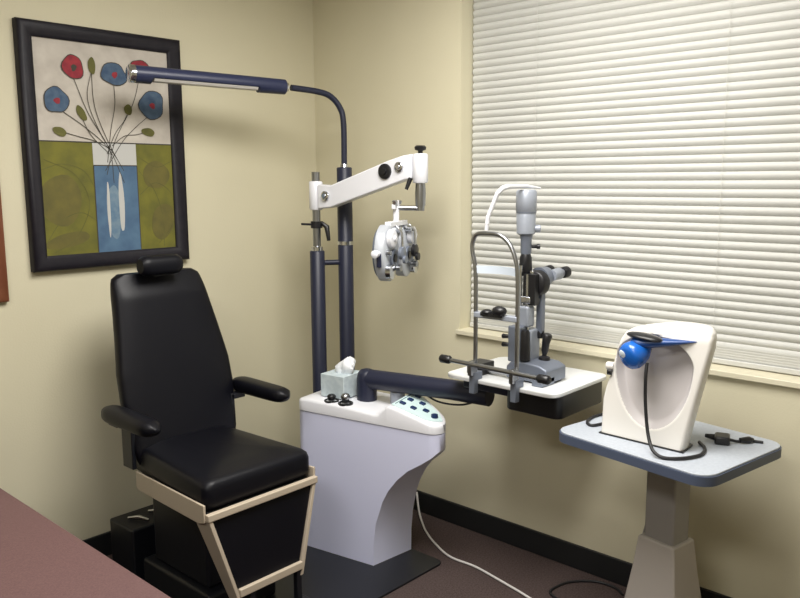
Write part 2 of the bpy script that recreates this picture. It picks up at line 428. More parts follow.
# leg rest: black pad in tapered beige frame
LX = CX - .020; lt, lb = .217, .128; zt, zb = .478, .205; yt, yb = -.962, -.985
lr = MB(); lr.rings([[(LX - lt, yt, zt), (LX + lt, yt, zt), (LX + lt, yt + .03, zt), (LX - lt, yt + .03, zt)], [(LX - lb, yb, zb), (LX + lb, yb, zb), (LX + lb, yb + .03, zb), (LX - lb, yb + .03, zb)]])
legrest = lr.build('leg_rest', VINYL, ch, bevel=.004)
for sgn in (-1, 1):
    m = MB(); m.rings([[(LX + sgn*(lt - .004), yt - .012, zt + .005), (LX + sgn*(lt + .010), yt - .012, zt + .005), (LX + sgn*(lt + .010), yt + .06, zt - .02), (LX + sgn*(lt - .004), yt + .06, zt - .02)],
                       [(LX + sgn*(lb - .004), yb - .012, zb - .035), (LX + sgn*(lb + .010), yb - .012, zb - .035), (LX + sgn*(lb + .010), yb + .045, zb - .035), (LX + sgn*(lb - .004), yb + .045, zb - .035)]])
    m.build('leg_rest_rail', BEIGEM, legrest, bevel=.002)
MB().box(LX - lb - .006, LX + lb + .006, yb - .016, yb + .0, zb - .012, zb + .016).build('leg_rest_bar', BEIGEM, legrest, bevel=.003)
MB().box(CX - .14, CX + .14, yb - .08, yb + .02, .055, .075).build('foot_plate', BLACKM, ch, bevel=.004)
for xx in (CX - .11, CX + .09): MB().box(xx, xx + .02, yb - .01, yb + .01, .07, zb).build('foot_plate_arm', BLACKM, ch)
# base housing
m = MB(); m.box(CX - .15, CX + .15, -.80, -.36, .009, .12); m.box(CX - .12, CX + .12, -.76, -.40, .12, .45); m.build('base_housing', BLACKM, ch, bevel=.012)
taper(MB().box(CX - .215, CX + .195, -.94, -.46, .462, .498)).build('seat_pan', BLACKM, ch, bevel=.004)
m = MB(); m.box(CX - .16, CX + .10, -.31, -.13, .009, .215)
bh = m.build('rear_housing', BLACKM, ch, bevel=.008)
for xx in (CX - .09, CX + .0):
    MB().tube([(xx - .025, -.20, .222), (xx, -.24, .228), (xx + .02, -.28, .222)], [.006, .010, .006], 10).build('release_lever', CHROME, bh, smooth=True)
MB().box(CX - .05, CX + .05, -.40, -.30, .05, .16).build('rear_link', BLACKM, ch, bevel=.004)

# ------------------------------------------------------------ instrument stand
st = thing('instrument_stand', (-.45, -.8, .009), 'white console stand with dark blue poles, exam lamp and swing arms', 'instrument stand')
O = Vector((-.614, -.543, 0)); U = Vector((.176, -.984, 0)).normalized(); V = Vector((.984, .176, 0)).normalized()
TS = Matrix(((U.x * .985, V.x, 0, O.x - .004), (U.y * .985, V.y, 0, O.y + .012), (0, 0, 1, 0), (0, 0, 0, 1)))   # (s along, v depth, z)
DEP = .27
def sdep(s_):     # depth range at s: nose rounds off beyond .40
    if s_ < .05: q = .05 * (1 - math.sqrt(max(0, 1 - ((.05 - s_) / .05) ** 2))); return q, DEP - q
    if s_ < .36: return 0, DEP
    t = (s_ - .36) / .345; far = DEP - .185 * t ** 1.1
    if s_ > .655:
        q = (s_ - .655) / .05; r = .05 * (1 - math.sqrt(max(0, 1 - min(1, q) ** 2))); return r, far - r
    return 0, far
low = [(0, 0.009), (.398, .009), (.400, .10), (.412, .19), (.446, .29), (.473, .34), (.516, .395), (.565, .44), (.623, .477), (.67, .51), (.705, .545)]
def lowz(s_):
    if s_ <= .398: return .009
    for (a, u), (b, v) in zip(low[1:], low[2:]):
        if a <= s_ <= b: return u + (v - u) * (s_ - a) / max(1e-6, b - a)
    return .545
ss = [0, .002, .006, .012, .02, .03, .04, .05, .1, .2, .3, .36, .397, .398, .400, .412, .428, .446, .473, .516, .565, .623, .655, .67, .685, .695, .701, .704]
def sh(s_): return .055 * max(0, min(1, (s_ - .3) / .085)) * max(0, min(1, (.66 - s_) / .25))
m = MB(); m.rings([[(s_, sdep(s_)[0], lowz(s_)), (s_ + sh(s_), sdep(s_)[1] - .05 * max(0, min(1, (.62 - s_) / .2)), lowz(s_)), (s_, sdep(s_)[1], .603), (s_, sdep(s_)[0], .603)] for s_ in ss], TS)
m.build('console_body', WHITEB, st, smooth=True)
def topz(s_):
    pts = ((0, .638), (.02, .652), (.06, .658), (.25, .655), (.38, .648), (.42, .646), (.44, .652), (.470, .688), (.49, .688), (.70, .637), (.71, .635))
    for (a, u), (b, v) in zip(pts, pts[1:]):
        if a <= s_ <= b: return u + (v - u) * (s_ - a) / (b - a)
    return .65
ss2 = [0, .002, .006, .012, .02, .03, .04, .05, .06, .1, .2, .3, .36, .38, .41, .43, .45, .462, .475, .50, .55, .60, .655, .67, .685, .695, .701, .704]
def tilt(s_): return .07 * max(0, min(1, (s_ - .42) / .05))
rs = []
for s_ in ss2:
    a, b = sdep(s_); a -= .003; b += .003; tz = topz(s_); e = .012; tl = tilt(s_) * (b - a)
    rs.append([(s_, a, .606), (s_, b, .606), (s_, b, tz - e + tl), (s_, b - e * .3, tz - e * .3 + tl), (s_, b - e, tz + tl), (s_, a + e, tz), (s_, a + e * .3, tz - e * .3), (s_, a, tz - e)])
MB().rings(rs, TS).build('console_lid', WHITEP, st, smooth=True)
# control panel, slightly proud on the wedge
def pz(s_, v_=0): return .688 + (.637 - .688) * (s_ - .49) / .21 + .07 * max(0, v_ - .009)
ol = []
for s_ in (.482, .54, .60, .64, .665, .68, .688): ol.append((s_, sdep(min(s_, .65))[0] + .016 + (.0 if s_ < .65 else (s_ - .65) * 1.0)))
for s_ in (.688, .68, .665, .64, .60, .54, .482): ol.append((s_, sdep(min(s_, .65))[1] - .016 - (.0 if s_ < .65 else (s_ - .65) * 1.0)))
cp = MB().rings([[(a, b, pz(a, b) + .0005) for a, b in ol], [(a, b, pz(a, b) + .003) for a, b in ol]], TS).build('control_panel', PANEL, st)
for s_, v_ in ((.51, .055), (.515, .105), (.52, .155), (.56, .055), (.565, .115), (.605, .075)):
    z = pz(s_) + .003
    MB().rings([[(s_ + a, v_ + b, pz(s_ + a, v_ + b) + h) for a, b in ((-.011, -.009), (.011, -.009), (.011, .009), (-.011, .009))] for h in (.002, .009)], TS).build('button', BTN, cp, bevel=.0015)
MB().lathe([(0, .014), (.012, .013), (.014, .008)], TS @ Vector((.652, .060, pz(.652, .06) + .002)), (0, 0, 1)).build('dial_knob', BTN, cp, smooth=True)
MB().rings([[(a, b, pz(a, b) + h) for a, b in ((.490, .03), (.492, .03), (.492, .19), (.490, .19))] for h in (.003, .0042)], TS).build('panel_line', BTN, cp)
# charging wells on the lid
for s_, v_ in ((.172, .034), (.244, .034)):
    MB().lathe([(0, .031), (.008, .031), (.010, .027), (.002, .020)], TS @ Vector((s_, v_, .652)), (0, 0, 1)).build('charging_well', BLACKP, st, smooth=True)
# rear foot carrying the poles
P1 = Vector((-.351, -.392, 0)); P2 = Vector((-.241, -.459, 0))
MB().prism([(-.47, -.52), (-.19, -.53), (-.19, -.38), (-.30, -.31), (-.44, -.33)], .009, .10).build('pole_foot', BLACKM, st, bevel=.01)
def post(name, p, z0, z1, r, mm, cap=True):
    return MB().lathe([(z0, r), (z1 - .004, r), (z1, r - .004)], (p.x, p.y, 0), (0, 0, 1)).build(name, mm, st, smooth=True)
post('pole', P1, .10, 1.245, .033, NAVY)
post('pole', P2, .10, 1.610, .034, NAVY)
MB().lathe([(1.268, .0355), (1.284, .0355)], (P2.x, P2.y, 0), (0, 0, 1)).build('pole_collar', CHROME, st, smooth=True)
MB().cyl((P1.x, P1.y, 1.19), (P2.x, P2.y, 1.19), .012).build('cross_bar', NAVY, st, smooth=True)
MB().cyl((P1.x, P1.y, 1.24), (P1.x, P1.y, 1.59), .018).build('inner_rod', STEEL, st, smooth=True)
MB().lathe([(1.24, .026), (1.262, .026), (1.266, .020)], (P1.x, P1.y, 0), (0, 0, 1)).build('pole_cap', CHROME, st, smooth=True)
# lock lever on inner rod
m = MB(); m.lathe([(1.345, .026), (1.375, .026)], (P1.x, P1.y, 0), (0, 0, 1)); m.tube([(P1.x, P1.y, 1.36), (P1.x - .07, P1.y + .02, 1.365)], .005)
m.tube([(P1.x + .01, P1.y - .02, 1.37), (P1.x + .02, P1.y - .045, 1.35), (P1.x + .025, P1.y - .05, 1.29)], [.008, .012, .008]); m.build('lock_lever', BLACKP, st, smooth=True)
# refraction arm
E1 = Vector((-.275, -.935, 0))
sl = MB().lathe([(1.425, .026), (1.43, .030), (1.545, .030), (1.55, .026)], (P1.x, P1.y, 0), (0, 0, 1)).build('arm_sleeve', WHITEP, st, smooth=True)
sl2 = MB().lathe([(1.540, .027), (1.545, .031), (1.650, .031), (1.656, .027)], (E1.x, E1.y, 0), (0, 0, 1)).build('arm_sleeve', WHITEP, st, smooth=True)
d = (E1 - P1).normalized(); L = (E1 - P1).length; nrm = Vector((-d.y, d.x, 0))
TA = Matrix(((d.x, nrm.x, 0, P1.x), (d.y, nrm.y, 0, P1.y), (0, 0, 1, 0), (0, 0, 0, 1)))
poly = [(.028, 1.43), (.10, 1.437), (L - .06, 1.553), (L - .028, 1.558), (L - .028, 1.655), (L - .07, 1.650), (L - .14, 1.632), (.10, 1.532), (.028, 1.537)]
MB().rings([[(a, -.024, z) for a, z in poly], [(a, .024, z) for a, z in poly]], TA).build('refractor_arm', WHITEP, st, bevel=.006)
for a, z, r, mm, nm in ((.075, 1.487, .021, CHROME, 'pivot_bolt'), (L - .085, 1.605, .020, CHROME, 'pivot_bolt'), (L - .155, 1.588, .031, BLACKP, 'tension_knob')):
    for sg in (-1,):
        c = TA @ Vector((a, sg * .024, z)); n_ = nrm * sg
        m = MB(); m.lathe([(0, r), (.008, r), (.011, r * .8), (.011, r * .45), (.018, r * .40)], c, n_); m.build(nm, mm, st, smooth=True)
m = MB(); m.lathe([(1.656, .010), (1.667, .010), (1.670, .022), (1.682, .024), (1.688, .017)], (E1.x, E1.y, 0), (0, 0, 1)); m.build('top_knob', BLACKP, st, smooth=True)
MB().tube([(E1.x - .02, E1.y + .035, 1.56), (E1.x - .035, E1.y + .045, 1.515)], [.010, .007]).build('release_lever', BLACKP, st, smooth=True)
MB().lathe([(1.45, .014), (1.45, .020), (1.50, .022), (1.545, .019)], (E1.x, E1.y, 0), (0, 0, 1)).build('arm_spindle', STEEL, st, smooth=True)
# overhead lamp
lp = smooth_path([(P2.x, P2.y, 1.60), (P2.x, P2.y, 1.80), (P2.x - .012, P2.y + .01, 1.868), (P2.x - .05, P2.y + .03, 1.915), (P2.x - .11, P2.y + .05, 1.932), (-.47, -.385, 1.940)], 8)
MB().tube(lp, .013, 14).build('lamp_pipe', NAVY, st, smooth=True)
MB().lathe([(1.610, .020), (1.624, .017)], (P2.x, P2.y, 0), (0, 0, 1)).build('pipe_collar', CHROME, st, smooth=True)
LA, LB = Vector((-.495, -.370, 1.942)), Vector((-1.115, -.235, 1.952))
ld_ = (LB - LA).normalized(); LL = (LB - LA).length
up = Vector((0, 0, 1)); sd = ld_.cross(up).normalized(); up = sd.cross(ld_).normalized()
TL = Matrix(((ld_.x, sd.x, up.x, LA.x), (ld_.y, sd.y, up.y, LA.y), (ld_.z, sd.z, up.z, LA.z), (0, 0, 0, 1)))
def lring(t, r, full=1.):
    out = []
    for k in range(24):
        a = 2 * PI * k / 24; y = r * math.cos(a); z = r * math.sin(a)
        if z < -r * full: z = -r * full
        out.append((t, y, z))
    return out
lh = MB().rings([lring(-.004, .020), lring(0, .031), lring(.12, .032), lring(.125, .032, .35), lring(LL - .075, .033, .35), lring(LL - .07, .033), lring(LL - .01, .033)], TL).build('lamp_head', LAMPBLUE, st, smooth=True)
MB().rings([[(.128, -.026, -.012), (.128, .026, -.012), (.128, .018, -.024), (.128, -.018, -.024)], [(LL - .078, -.026, -.012), (LL - .078, .026, -.012), (LL - .078, .018, -.024), (LL - .078, -.018, -.024)]], TL).build('lamp_diffuser', DIFF, lh, bevel=.003)
MB().rings([lring(LL - .01, .034), lring(LL + .008, .034), lring(LL + .014, .028)], TL).build('lamp_end_cap', CHROME, lh, smooth=True)
MB().rings([lring(-.014, .019), lring(0, .022)], TL).build('lamp_collar', CHROME, lh, smooth=True)
# slit lamp swing arm
MB().lathe([(.652, .042), (.740, .042), (.765, .037), (.778, .026), (.783, .010)], (-.432, -.775, 0), (0, 0, 1)).build('arm_pivot', NAVY, st, smooth=True)
MB().tube([(-.432, -.775, .741), (-.345, -1.15, .743), (-.32, -1.32, .743)], .040, 24).build('tray_arm', NAVY, st, smooth=True)
MB().lathe([(.651, .030), (.70, .030)], (-.385, -.905, 0), (0, 0, 1)).build('arm_stop', LGREY, st, smooth=True)
MB().tube(smooth_path([(-.36, -1.02, .71), (-.36, -1.10, .688), (-.35, -1.20, .692), (-.34, -1.28, .72)]), .004, 8).build('arm_cable', RUBBER, st, smooth=True)
TX0, TX1, TY0, TY1, TZ = -.450, -.065, -1.680, -1.200, .838
MB().prism(rrect(TX0, TX1, TY0, TY1, .04), TZ - .016, TZ).build('tray_top', TRAYW, st, bevel=.004)
MB().box(TX0 + .06, TX1 - .03, -1.45, TY1 - .045, .778, TZ - .016).build('tray_bracket', NAVY, st, bevel=.006)
MB().prism(rrect(TX0 + .05, TX1 - .015, TY0 + .012, -1.44, .03), .735, TZ - .016).build('tray_drawer', BLACKP, st, bevel=.006)

# tissue box
tb = thing('tissue_box', (-.47, -.66, .657), 'pale blue cube tissue box with white tissue on the console', 'tissue box')
TB = rotz(8, (-.465, -.660, 0)) @ Matrix.Translation((-.012, 0, -.0165))
MB().box(-.520, -.387, -.722, -.600, .677, .772, TB).build('carton', TISSUEB, tb, bevel=.002)
m = MB(); rs = []
rr = random.Random(5)
for i, (z, a, b) in enumerate(((.770, .012, .030), (.785, .018, .042), (.800, .022, .046), (.815, .020, .036), (.828, .014, .022), (.836, .005, .008))):
    ring = []
    for k in range(24):
        t = 2 * PI * k / 24; f = 1 + .22 * math.sin(3 * t + i * .8) + .13 * math.sin(7 * t + i)
        ring.append((-.462 + a * 1.6 * f * math.cos(t) + .004 * i, -.668 + b * f * math.sin(t) - .003 * i, z - .019 + .006 * math.sin(2 * t + 1)))
    rs.append(ring)
MB().rings(rs).build('tissue', TISSUE, tb, smooth=True)
# handheld instrument in the well
hh = TS @ Vector((.244, .034, .664))
t = thing('handheld_scope', tuple(hh), 'small grey round-topped handheld scope head in the console well', 'scope')
MB().lathe([(-.002, .015), (.010, .017), (.012, .019), (.022, .019), (.031, .014), (.035, .006)], hh, (0, 0, 1)).build('head', STEEL, t, smooth=True)
hh = TS @ Vector((.172, .034, .664))
t = tag(MB().lathe([(-.002, .015), (.008, .018), (.014, .018), (.020, .012)], hh, (0, 0, 1)).build('handle_cap', BLACKP, org=tuple(hh), smooth=True),
    'black handle cap in the console well beside the tissue box', 'cap')

# ------------------------------------------------------------ phoropter
PC = Vector((-.338, -.86, 1.272))
ph = thing('phoropter', (PC.x, PC.y, 1.14), 'white and chrome phoropter hanging from the swing arm', 'phoropter')
a_ = math.radians(20); WX = Vector((math.cos(a_), math.sin(a_), 0)); FN = Vector((math.sin(a_), -math.cos(a_), 0))   # width axis, doctor-side normal
TP = Matrix(((WX.x, FN.x, 0, PC.x), (WX.y, FN.y, 0, PC.y), (0, 0, 1, PC.z), (0, 0, 0, 1)))   # (w, f, z)
def pt(w_, f_, z_): return TP @ Vector((w_, f_, z_))
m = MB()
m.tube([(E1.x, E1.y, 1.455), (E1.x, E1.y, 1.430)], .017); m.tube([(E1.x, E1.y, 1.440), pt(.0, .0, .170)], .010, 12); m.build('hanger_bracket', STEEL, ph, smooth=True)
m = MB(); m.tube([pt(0, 0, .20), pt(0, 0, .10)], .013, 14); m.box(-.09, .09, -.012, .014, .098, .118, TP); m.build('hanger_post', WHITEP, ph, bevel=.003)
for w_ in (-.022, .022): MB().lathe([(0, .010), (.012, .012), (.016, .008)], pt(w_, .004, .185), (0, 0, 1)).build('leveling_knob', CHROME, ph, smooth=True)
MB().box(-.03, .03, -.008, .008, .165, .186, TP).build('level_bar', WHITEP, ph, bevel=.003)
for sg in (-1, 1):
    c = .088 * sg
    # main lens battery housing, elongated disc
    rs = []
    for f_, sc in ((-.030, .90), (-.026, 1.0), (.010, 1.0), (.016, .92)):
        ring = []
        for k in range(36):
            a = 2 * PI * k / 36
            ring.append((c + .074 * sc * math.cos(a), f_, .112 * sc * math.sin(a) - .005))
        rs.append(ring)
    hs = MB().rings(rs, TP).build('lens_housing', PHOG, ph, smooth=True)
    rs = []
    for f_, sc in ((-.040, .84), (-.034, .90), (-.031, .90)):
        rs.append([(c + .074 * sc * math.cos(2*PI*k/36), f_, .112 * sc * math.sin(2*PI*k/36) - .005) for k in range(36)])
    MB().rings(rs, TP).build('face_shield', GREYM, hs, smooth=True)
    MB().lathe([(0, .036), (.010, .036), (.012, .030), (.006, .020)], pt(c - .012 * sg, .018, -.025), FN).build('aperture_ring', GREYM, hs, smooth=True)
    MB().lathe([(0, .016), (.004, .016)], pt(c - .012 * sg, .026, -.025), FN).build('aperture', BLACKP, hs, smooth=True)
    # big sphere dial at top
    MB().lathe([(0, .036), (.016, .036), (.020, .030), (.020, .012), (.028, .010)], pt(c + .018 * sg, .018, .055), FN).build('power_dial', WHITEP, hs, smooth=True)
    MB().lathe([(0, .030), (.020, .030), (.022, .026)], pt(c + .035 * sg, .016, -.075), FN).build('cylinder_dial', CHROME, hs, smooth=True)
    MB().lathe([(0, .008), (.022, .008), (.024, .013), (.040, .014), (.043, .010)], pt(c, .016, -.062), FN).build('adjust_knob', STEEL, hs, smooth=True)
    MB().lathe([(0, .010), (.022, .011), (.024, .007)], pt(c + .05 * sg, .014, .0), FN).build('axis_knob', STEEL, hs, smooth=True)
    MB().lathe([(0, .012), (.030, .013), (.033, .009)], pt(c - .03 * sg, .014, .085), FN).build('turret_knob', CHROME, hs, smooth=True)
    MB().lathe([(0, .007), (.022, .007), (.024, .014), (.046, .015), (.049, .011)], pt(c + .072 * sg, -.005, .0), WX * sg).build('side_knob', WHITEP, hs, smooth=True)
    # swung cross cylinder unit
    m = MB(); m.tube([pt(c - .02*sg, .030, .10), pt(c - .02*sg, .052, .075), pt(c - .02*sg, .055, .02)], .006); m.build('cross_cylinder_arm', CHROME, hs, smooth=True)
    m = MB(); m.lathe([(0, .026), (.014, .026), (.016, .022)], pt(c - .02 * sg, .046, -.005), FN); m.lathe([(0, .016), (.012, .016)], pt(c - .02 * sg, .060, -.03), FN); m.build('cross_cylinder', GREYM if sg < 0 else BLACKP, hs, smooth=True)
MB().lathe([(0, .012), (.05, .012)], pt(-.025, .005, .085), WX).build('pupil_distance_knob', CHROME, ph, smooth=True)
MB().box(-.163, -.158, -.016, .004, -.055, .0, TP).build('side_scale', LAMPBLUE, ph, bevel=.002)

# ------------------------------------------------------------ slit lamp on tray
SX = -.30
sm = thing('slit_lamp', (SX, -1.45, TZ), 'grey slit lamp microscope with headrest frame on the swing tray', 'slit lamp')
FX = -.455
fr = smooth_path([(FX, -1.352, .86), (FX, -1.352, 1.10), (FX, -1.349, 1.24), (FX, -1.336, 1.30), (FX, -1.337, 1.335), (FX, -1.355, 1.362), (FX, -1.40, 1.367), (FX, -1.452, 1.363), (FX, -1.492, 1.335), (FX, -1.518, 1.285), (FX, -1.528, 1.22), (FX, -1.530, 1.10), (FX, -1.530, .86)], 6)
MB().tube(fr, .0078, 14).build('headrest_frame', STEEL, sm, smooth=True)
m = MB()
for k in range(2): pass
rs = []
for k in range(11):
    t = k / 10; y = -1.352 - .176 * t; x = FX + .030 * math.sin(PI * t) * 1.0 - .004
    rs.append([(x, y, 1.225), (x + .006, y, 1.225), (x + .006, y, 1.252), (x, y, 1.252)])
MB().rings(rs).build('forehead_strap', STRAP, sm, smooth=True)
m = MB(); m.box(FX - .012, FX + .015, -1.532, -1.35, 1.068, 1.088); m.build('chin_bar', LGREY, sm, bevel=.004)
m = MB(); m.ball((FX - .012, -1.41, 1.092), .020, .022, .012); m.ball((FX - .012, -1.463, 1.102), .022, .028, .018); m.box(FX - .025, FX, -1.475, -1.39, 1.080, 1.093); m.build('chin_rest', BLACKP, sm, smooth=True)
# clamps on the tray edge
for y in (-1.352, -1.530):
    MB().rings([[(x, yy, z) for x, z in ((FX - .022, .790), (FX + .003, .790), (FX + .003, TZ + .001), (FX + .028, TZ + .001), (FX + .028, .868), (FX - .022, .868))] for yy in (y - .012, y + .012)]).build('edge_clamp', GREYM, sm, bevel=.003)
# grip bar
gb = MB().cyl((FX - .030, -1.232, .902), (FX - .030, -1.664, .896), .0085).build('grip_bar', STEEL, sm, smooth=True)
for y, sg, z in ((-1.232, 1, .902), (-1.664, -1, .896)):
    MB().lathe([(-.030, .011), (-.024, .0155), (.012, .0155), (.018, .010)], (FX - .030, y, z), (0, sg, 0)).build('grip_knob', BLACKP, gb, smooth=True)
for y in (-1.352, -1.530): MB().box(FX - .036, FX - .004, y - .008, y + .008, .858, .908).build('bar_mount', STEEL, gb, bevel=.002)
# fixation light
m = MB(); m.tube([(FX, -1.395, 1.378), (FX, -1.400, 1.425)], .007); m.tube([(FX, -1.398, 1.40), (FX + .002, -1.400, 1.425), (FX + .012, -1.432, 1.505), (FX + .020, -1.447, 1.522), (FX + .045, -1.452, 1.528), (FX + .15, -1.460, 1.528), (FX + .22, -1.470, 1.520)], [.008, .007, .008, .009, .009, .006, .004], 10)
m.build('fixation_arm', WHITEP, sm, smooth=True)
# rails and base
m = MB(); m.cyl((SX - .06, -1.26, .858), (SX - .06, -1.60, .858), .012); m.build('cross_rail', STEEL, sm, smooth=True)
m = MB(); m.box(SX - .10, SX - .02, -1.34, -1.27, TZ, TZ + .045); m.build('rail_cover', BLACKP, sm, bevel=.004)
m = MB(); m.box(SX - .10, SX - .02, -1.60, -1.555, TZ, TZ + .03); m.build('rail_cover', GREYM, sm, bevel=.004)
# base block with stepped top
poly = [(-1.43, TZ + .006), (-1.60, TZ + .006), (-1.60, TZ + .055), (-1.57, TZ + .068), (-1.50, TZ + .074), (-1.45, TZ + .070), (-1.43, TZ + .05)]
MB().rings([[(SX - .075, y, z) for y, z in poly], [(SX + .055, y, z) for y, z in poly]]).build('base_block', GREYM, sm, bevel=.006)
MB().box(SX - .06, SX + .04, -1.59, -1.44, TZ, TZ + .008).build('slide_foot', BLACKP, sm)
# joystick
m = MB(); m.lathe([(0, .022), (.01, .020), (.016, .008), (.03, .007)], (SX + .02, -1.53, TZ + .070), (0, 0, 1)); m.build('joystick_boot', BLACKP, sm, smooth=True)
MB().tube([(SX + .02, -1.53, TZ + .090), (SX + .02, -1.532, TZ + .105), (SX + .02, -1.535, TZ + .130), (SX + .022, -1.54, TZ + .160), (SX + .022, -1.541, TZ + .165)], [.009, .013, .014, .018, .014], 14).build('joystick', BLACKP, sm, smooth=True)
# column
YC = -1.475
m = MB(); m.box(SX - .03, SX + .03, YC - .03, YC + .03, TZ + .07, 1.02); m.build('column_base', LGREY, sm, bevel=.006)
m = MB(); m.box(SX - .075, SX - .035, YC - .012, YC + .040, .905, 1.035); m.build('lamp_base', GREYM, sm, bevel=.005)
m = MB(); m.lathe([(0, .018), (.02, .018), (.10, .016), (.11, .012)], (SX - .060, YC - .025, .915), (0, 0, 1)); m.build('focus_cylinder', BLACKP, sm, smooth=True)
for z in (.965, .995): MB().lathe([(0, .007), (.02, .009), (.024, .006)], (SX - .07, YC + .04, z), (-.3, 1, 0)).build('width_knob', BLACKP, sm, smooth=True)
m = MB(); m.box(SX - .045, SX + .0, YC - .025, YC + .03, 1.03, 1.105); m.build('pivot_block', LGREY, sm, bevel=.008)
m = MB(); m.cyl((SX - .035, YC + .018, 1.09), (SX - .035, YC + .018, 1.25), .009); m.cyl((SX - .03, YC - .012, 1.02), (SX - .03, YC - .012, 1.22), .007); m.build('lamp_arm_rod', CHROME, sm, smooth=True)
m = MB(); m.box(SX + .012, SX + .038, YC - .045, YC - .02, 1.00, 1.20); m.build('microscope_arm', GREYM, sm, bevel=.005)
MB().lathe([(0, .014), (.02, .016), (.03, .012)], (SX + .025, YC - .032, .985), (0, 0, 1)).build('arm_lock', BLACKP, sm, smooth=True)
m = MB(); m.box(SX - .040, SX + .02, YC - .028, YC + .012, 1.115, 1.140); m.build('tilt_bridge', CHROME, sm, bevel=.004)
MB().lathe([(0, .012), (.014, .013)], (SX - .01, YC - .028, 1.125), (0, -1, 0)).build('bridge_knob', BLACKP, sm, smooth=True)
# illumination tower
LY_ = -1.455
m = MB(); m.lathe([(1.355, .024), (1.362, .033), (1.432, .035), (1.436, .033), (1.440, .037), (1.508, .037), (1.516, .030)], (SX, LY_, 0), (0, 0, 1)); m.build('lamp_housing', LGREY, sm, smooth=True)
MB().lathe([(1.434, .0362), (1.441, .0362)], (SX, LY_, 0), (0, 0, 1)).build('housing_ring', GREYM, sm, smooth=True)
m = MB(); m.lathe([(1.285, .017), (1.295, .020), (1.34, .020), (1.358, .024)], (SX, LY_ - .002, 0), (0, 0, 1)); m.build('lamp_neck', GREYM, sm, smooth=True)
m = MB(); m.lathe([(0, .006), (.02, .007), (.024, .010), (.034, .009)], (SX + .010, LY_ - .015, 1.315), (.6, -1, 0)); m.build('filter_lever', BLACKP, sm, smooth=True)
MB().lathe([(0, .014), (.026, .014), (.028, .010)], (SX + .018, LY_ - .018, 1.378), (.6, -1, 0)).build('filter_wheel', LGREY, sm, smooth=True)
m = MB(); m.lathe([(1.215, .020), (1.225, .024), (1.275, .022), (1.288, .017)], (SX - .002, LY_ - .003, 0), (0, 0, 1)); m.box(SX - .035, SX + .02, LY_ - .012, LY_ + .012, 1.212, 1.232); m.build('slit_head', BLACKP, sm, smooth=True)
m = MB(); m.box(SX - .018, SX - .008, LY_ - .045, LY_ - .030, 1.12, 1.232); m.build('prism_stem', CHROME, sm, bevel=.003)
# microscope: round magnification drum, head, eyepieces towards the window
m = MB(); m.lathe([(0, .042), (.004, .046), (.038, .046), (.042, .040)], (SX - .01, YC - .022, 1.185), (1, 0, 0)); m.box(SX - .035, SX - .01, YC - .045, YC + .005, 1.11, 1.22); m.build('magnification_drum', BLACKP, sm, smooth=True)
m = MB(); m.lathe([(0, .040), (.03, .038), (.055, .030)], (SX + .03, YC - .02, 1.200), (1, 0, .05)); m.build('microscope_head', GREYM, sm, smooth=True)
for dy in (-.032, .032):
    ep = MB().lathe([(0, .020), (.045, .022), (.05, .017), (.06, .016)], (SX + .075, YC - .02 + dy * .8, 1.208), (1, dy * 1.2, .08)).build('eyepiece', LGREY, sm, smooth=True)
    MB().lathe([(0, .018), (.004, .021), (.026, .021), (.030, .016)], (SX + .135, YC - .02 + dy * 1.05, 1.213), (1, dy * 1.2, .08)).build('eyecup', BLACKP, ep, smooth=True)

# ------------------------------------------------------------ instrument table
tbz = .745
TR = rotz(-9.5, (-.3385, -2.036, 0))
tt = thing('instrument_table', (-.325, -2.03, 0), 'grey topped pedestal table with dark edge below the window', 'table')
TT = MB().prism(rrect(-.5675, -.1225, -2.298, -1.754, .055, 8), tbz - .006, tbz, TR).build('tabletop', TABT, tt, bevel=.002)
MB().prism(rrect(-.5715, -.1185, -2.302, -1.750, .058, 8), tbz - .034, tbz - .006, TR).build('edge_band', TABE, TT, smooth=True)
PTC = Vector((-.325, -2.030, 0))
TQ = rotz(-10, PTC)
def sq(z, hx, hy): return [(PTC.x - hx, PTC.y - hy, z), (PTC.x + hx, PTC.y - hy, z), (PTC.x + hx, PTC.y + hy, z), (PTC.x - hx, PTC.y + hy, z)]
MB().rings([sq(.36, .044, .054), sq(tbz - .034, .044, .054)], TQ).build('post', POSTM, tt, bevel=.008)
MB().rings([sq(.03, .10, .115), sq(.30, .066, .078), sq(.405, .058, .066)], TQ).build('pedestal_sleeve', POSTB, tt, bevel=.006)
MB().box(PTC.x - .16, PTC.x + .19, PTC.y - .19, PTC.y + .19, 0, .03, TQ).build('foot', POSTB, tt, bevel=.008)
MB().box(PTC.x - .12, PTC.x + .12, PTC.y - .12, PTC.y + .12, tbz - .05, tbz - .034, TQ).build('top_plate', BLACKM, tt)

# ------------------------------------------------------------ tabletop instrument
A0 = Vector((-.452, -1.851, 0)); UU = Vector((-.034, -.999, 0)).normalized(); NN = Vector((-.999, .034, 0)).normalized()
TI = Matrix(((UU.x, NN.x, 0, A0.x), (UU.y, NN.y, 0, A0.y), (0, 0, 1, 0), (0, 0, 0, 1)))       # (p across, q towards the room, z)
T3 = TI.to_3x3()
ai = thing('eye_instrument', tuple(TI @ Vector((.14, -.05, tbz))), 'white shell tabletop eye instrument with scooped front and blue head', 'instrument')
zb_, zt_ = tbz + .004, 1.121
def zc(z): return 1.55 - (1.55 - z) * .9758
Lp = [(zc(a), b * .976) for a, b in [(.73, 0.0), (.84, .0), (.88, .008), (.927, .022), (1.012, .040), (1.045, .050), (1.070, .066), (1.085, .088), (1.096, .120), (1.105, .165), (1.112, .21)]]
Rp = [(zc(a), b * .976) for a, b in [(.73, .279), (.804, .293), (.90, .313), (.979, .330), (1.051, .345), (1.080, .346), (1.096, .340), (1.106, .326), (1.110, .30), (1.112, .27)]]
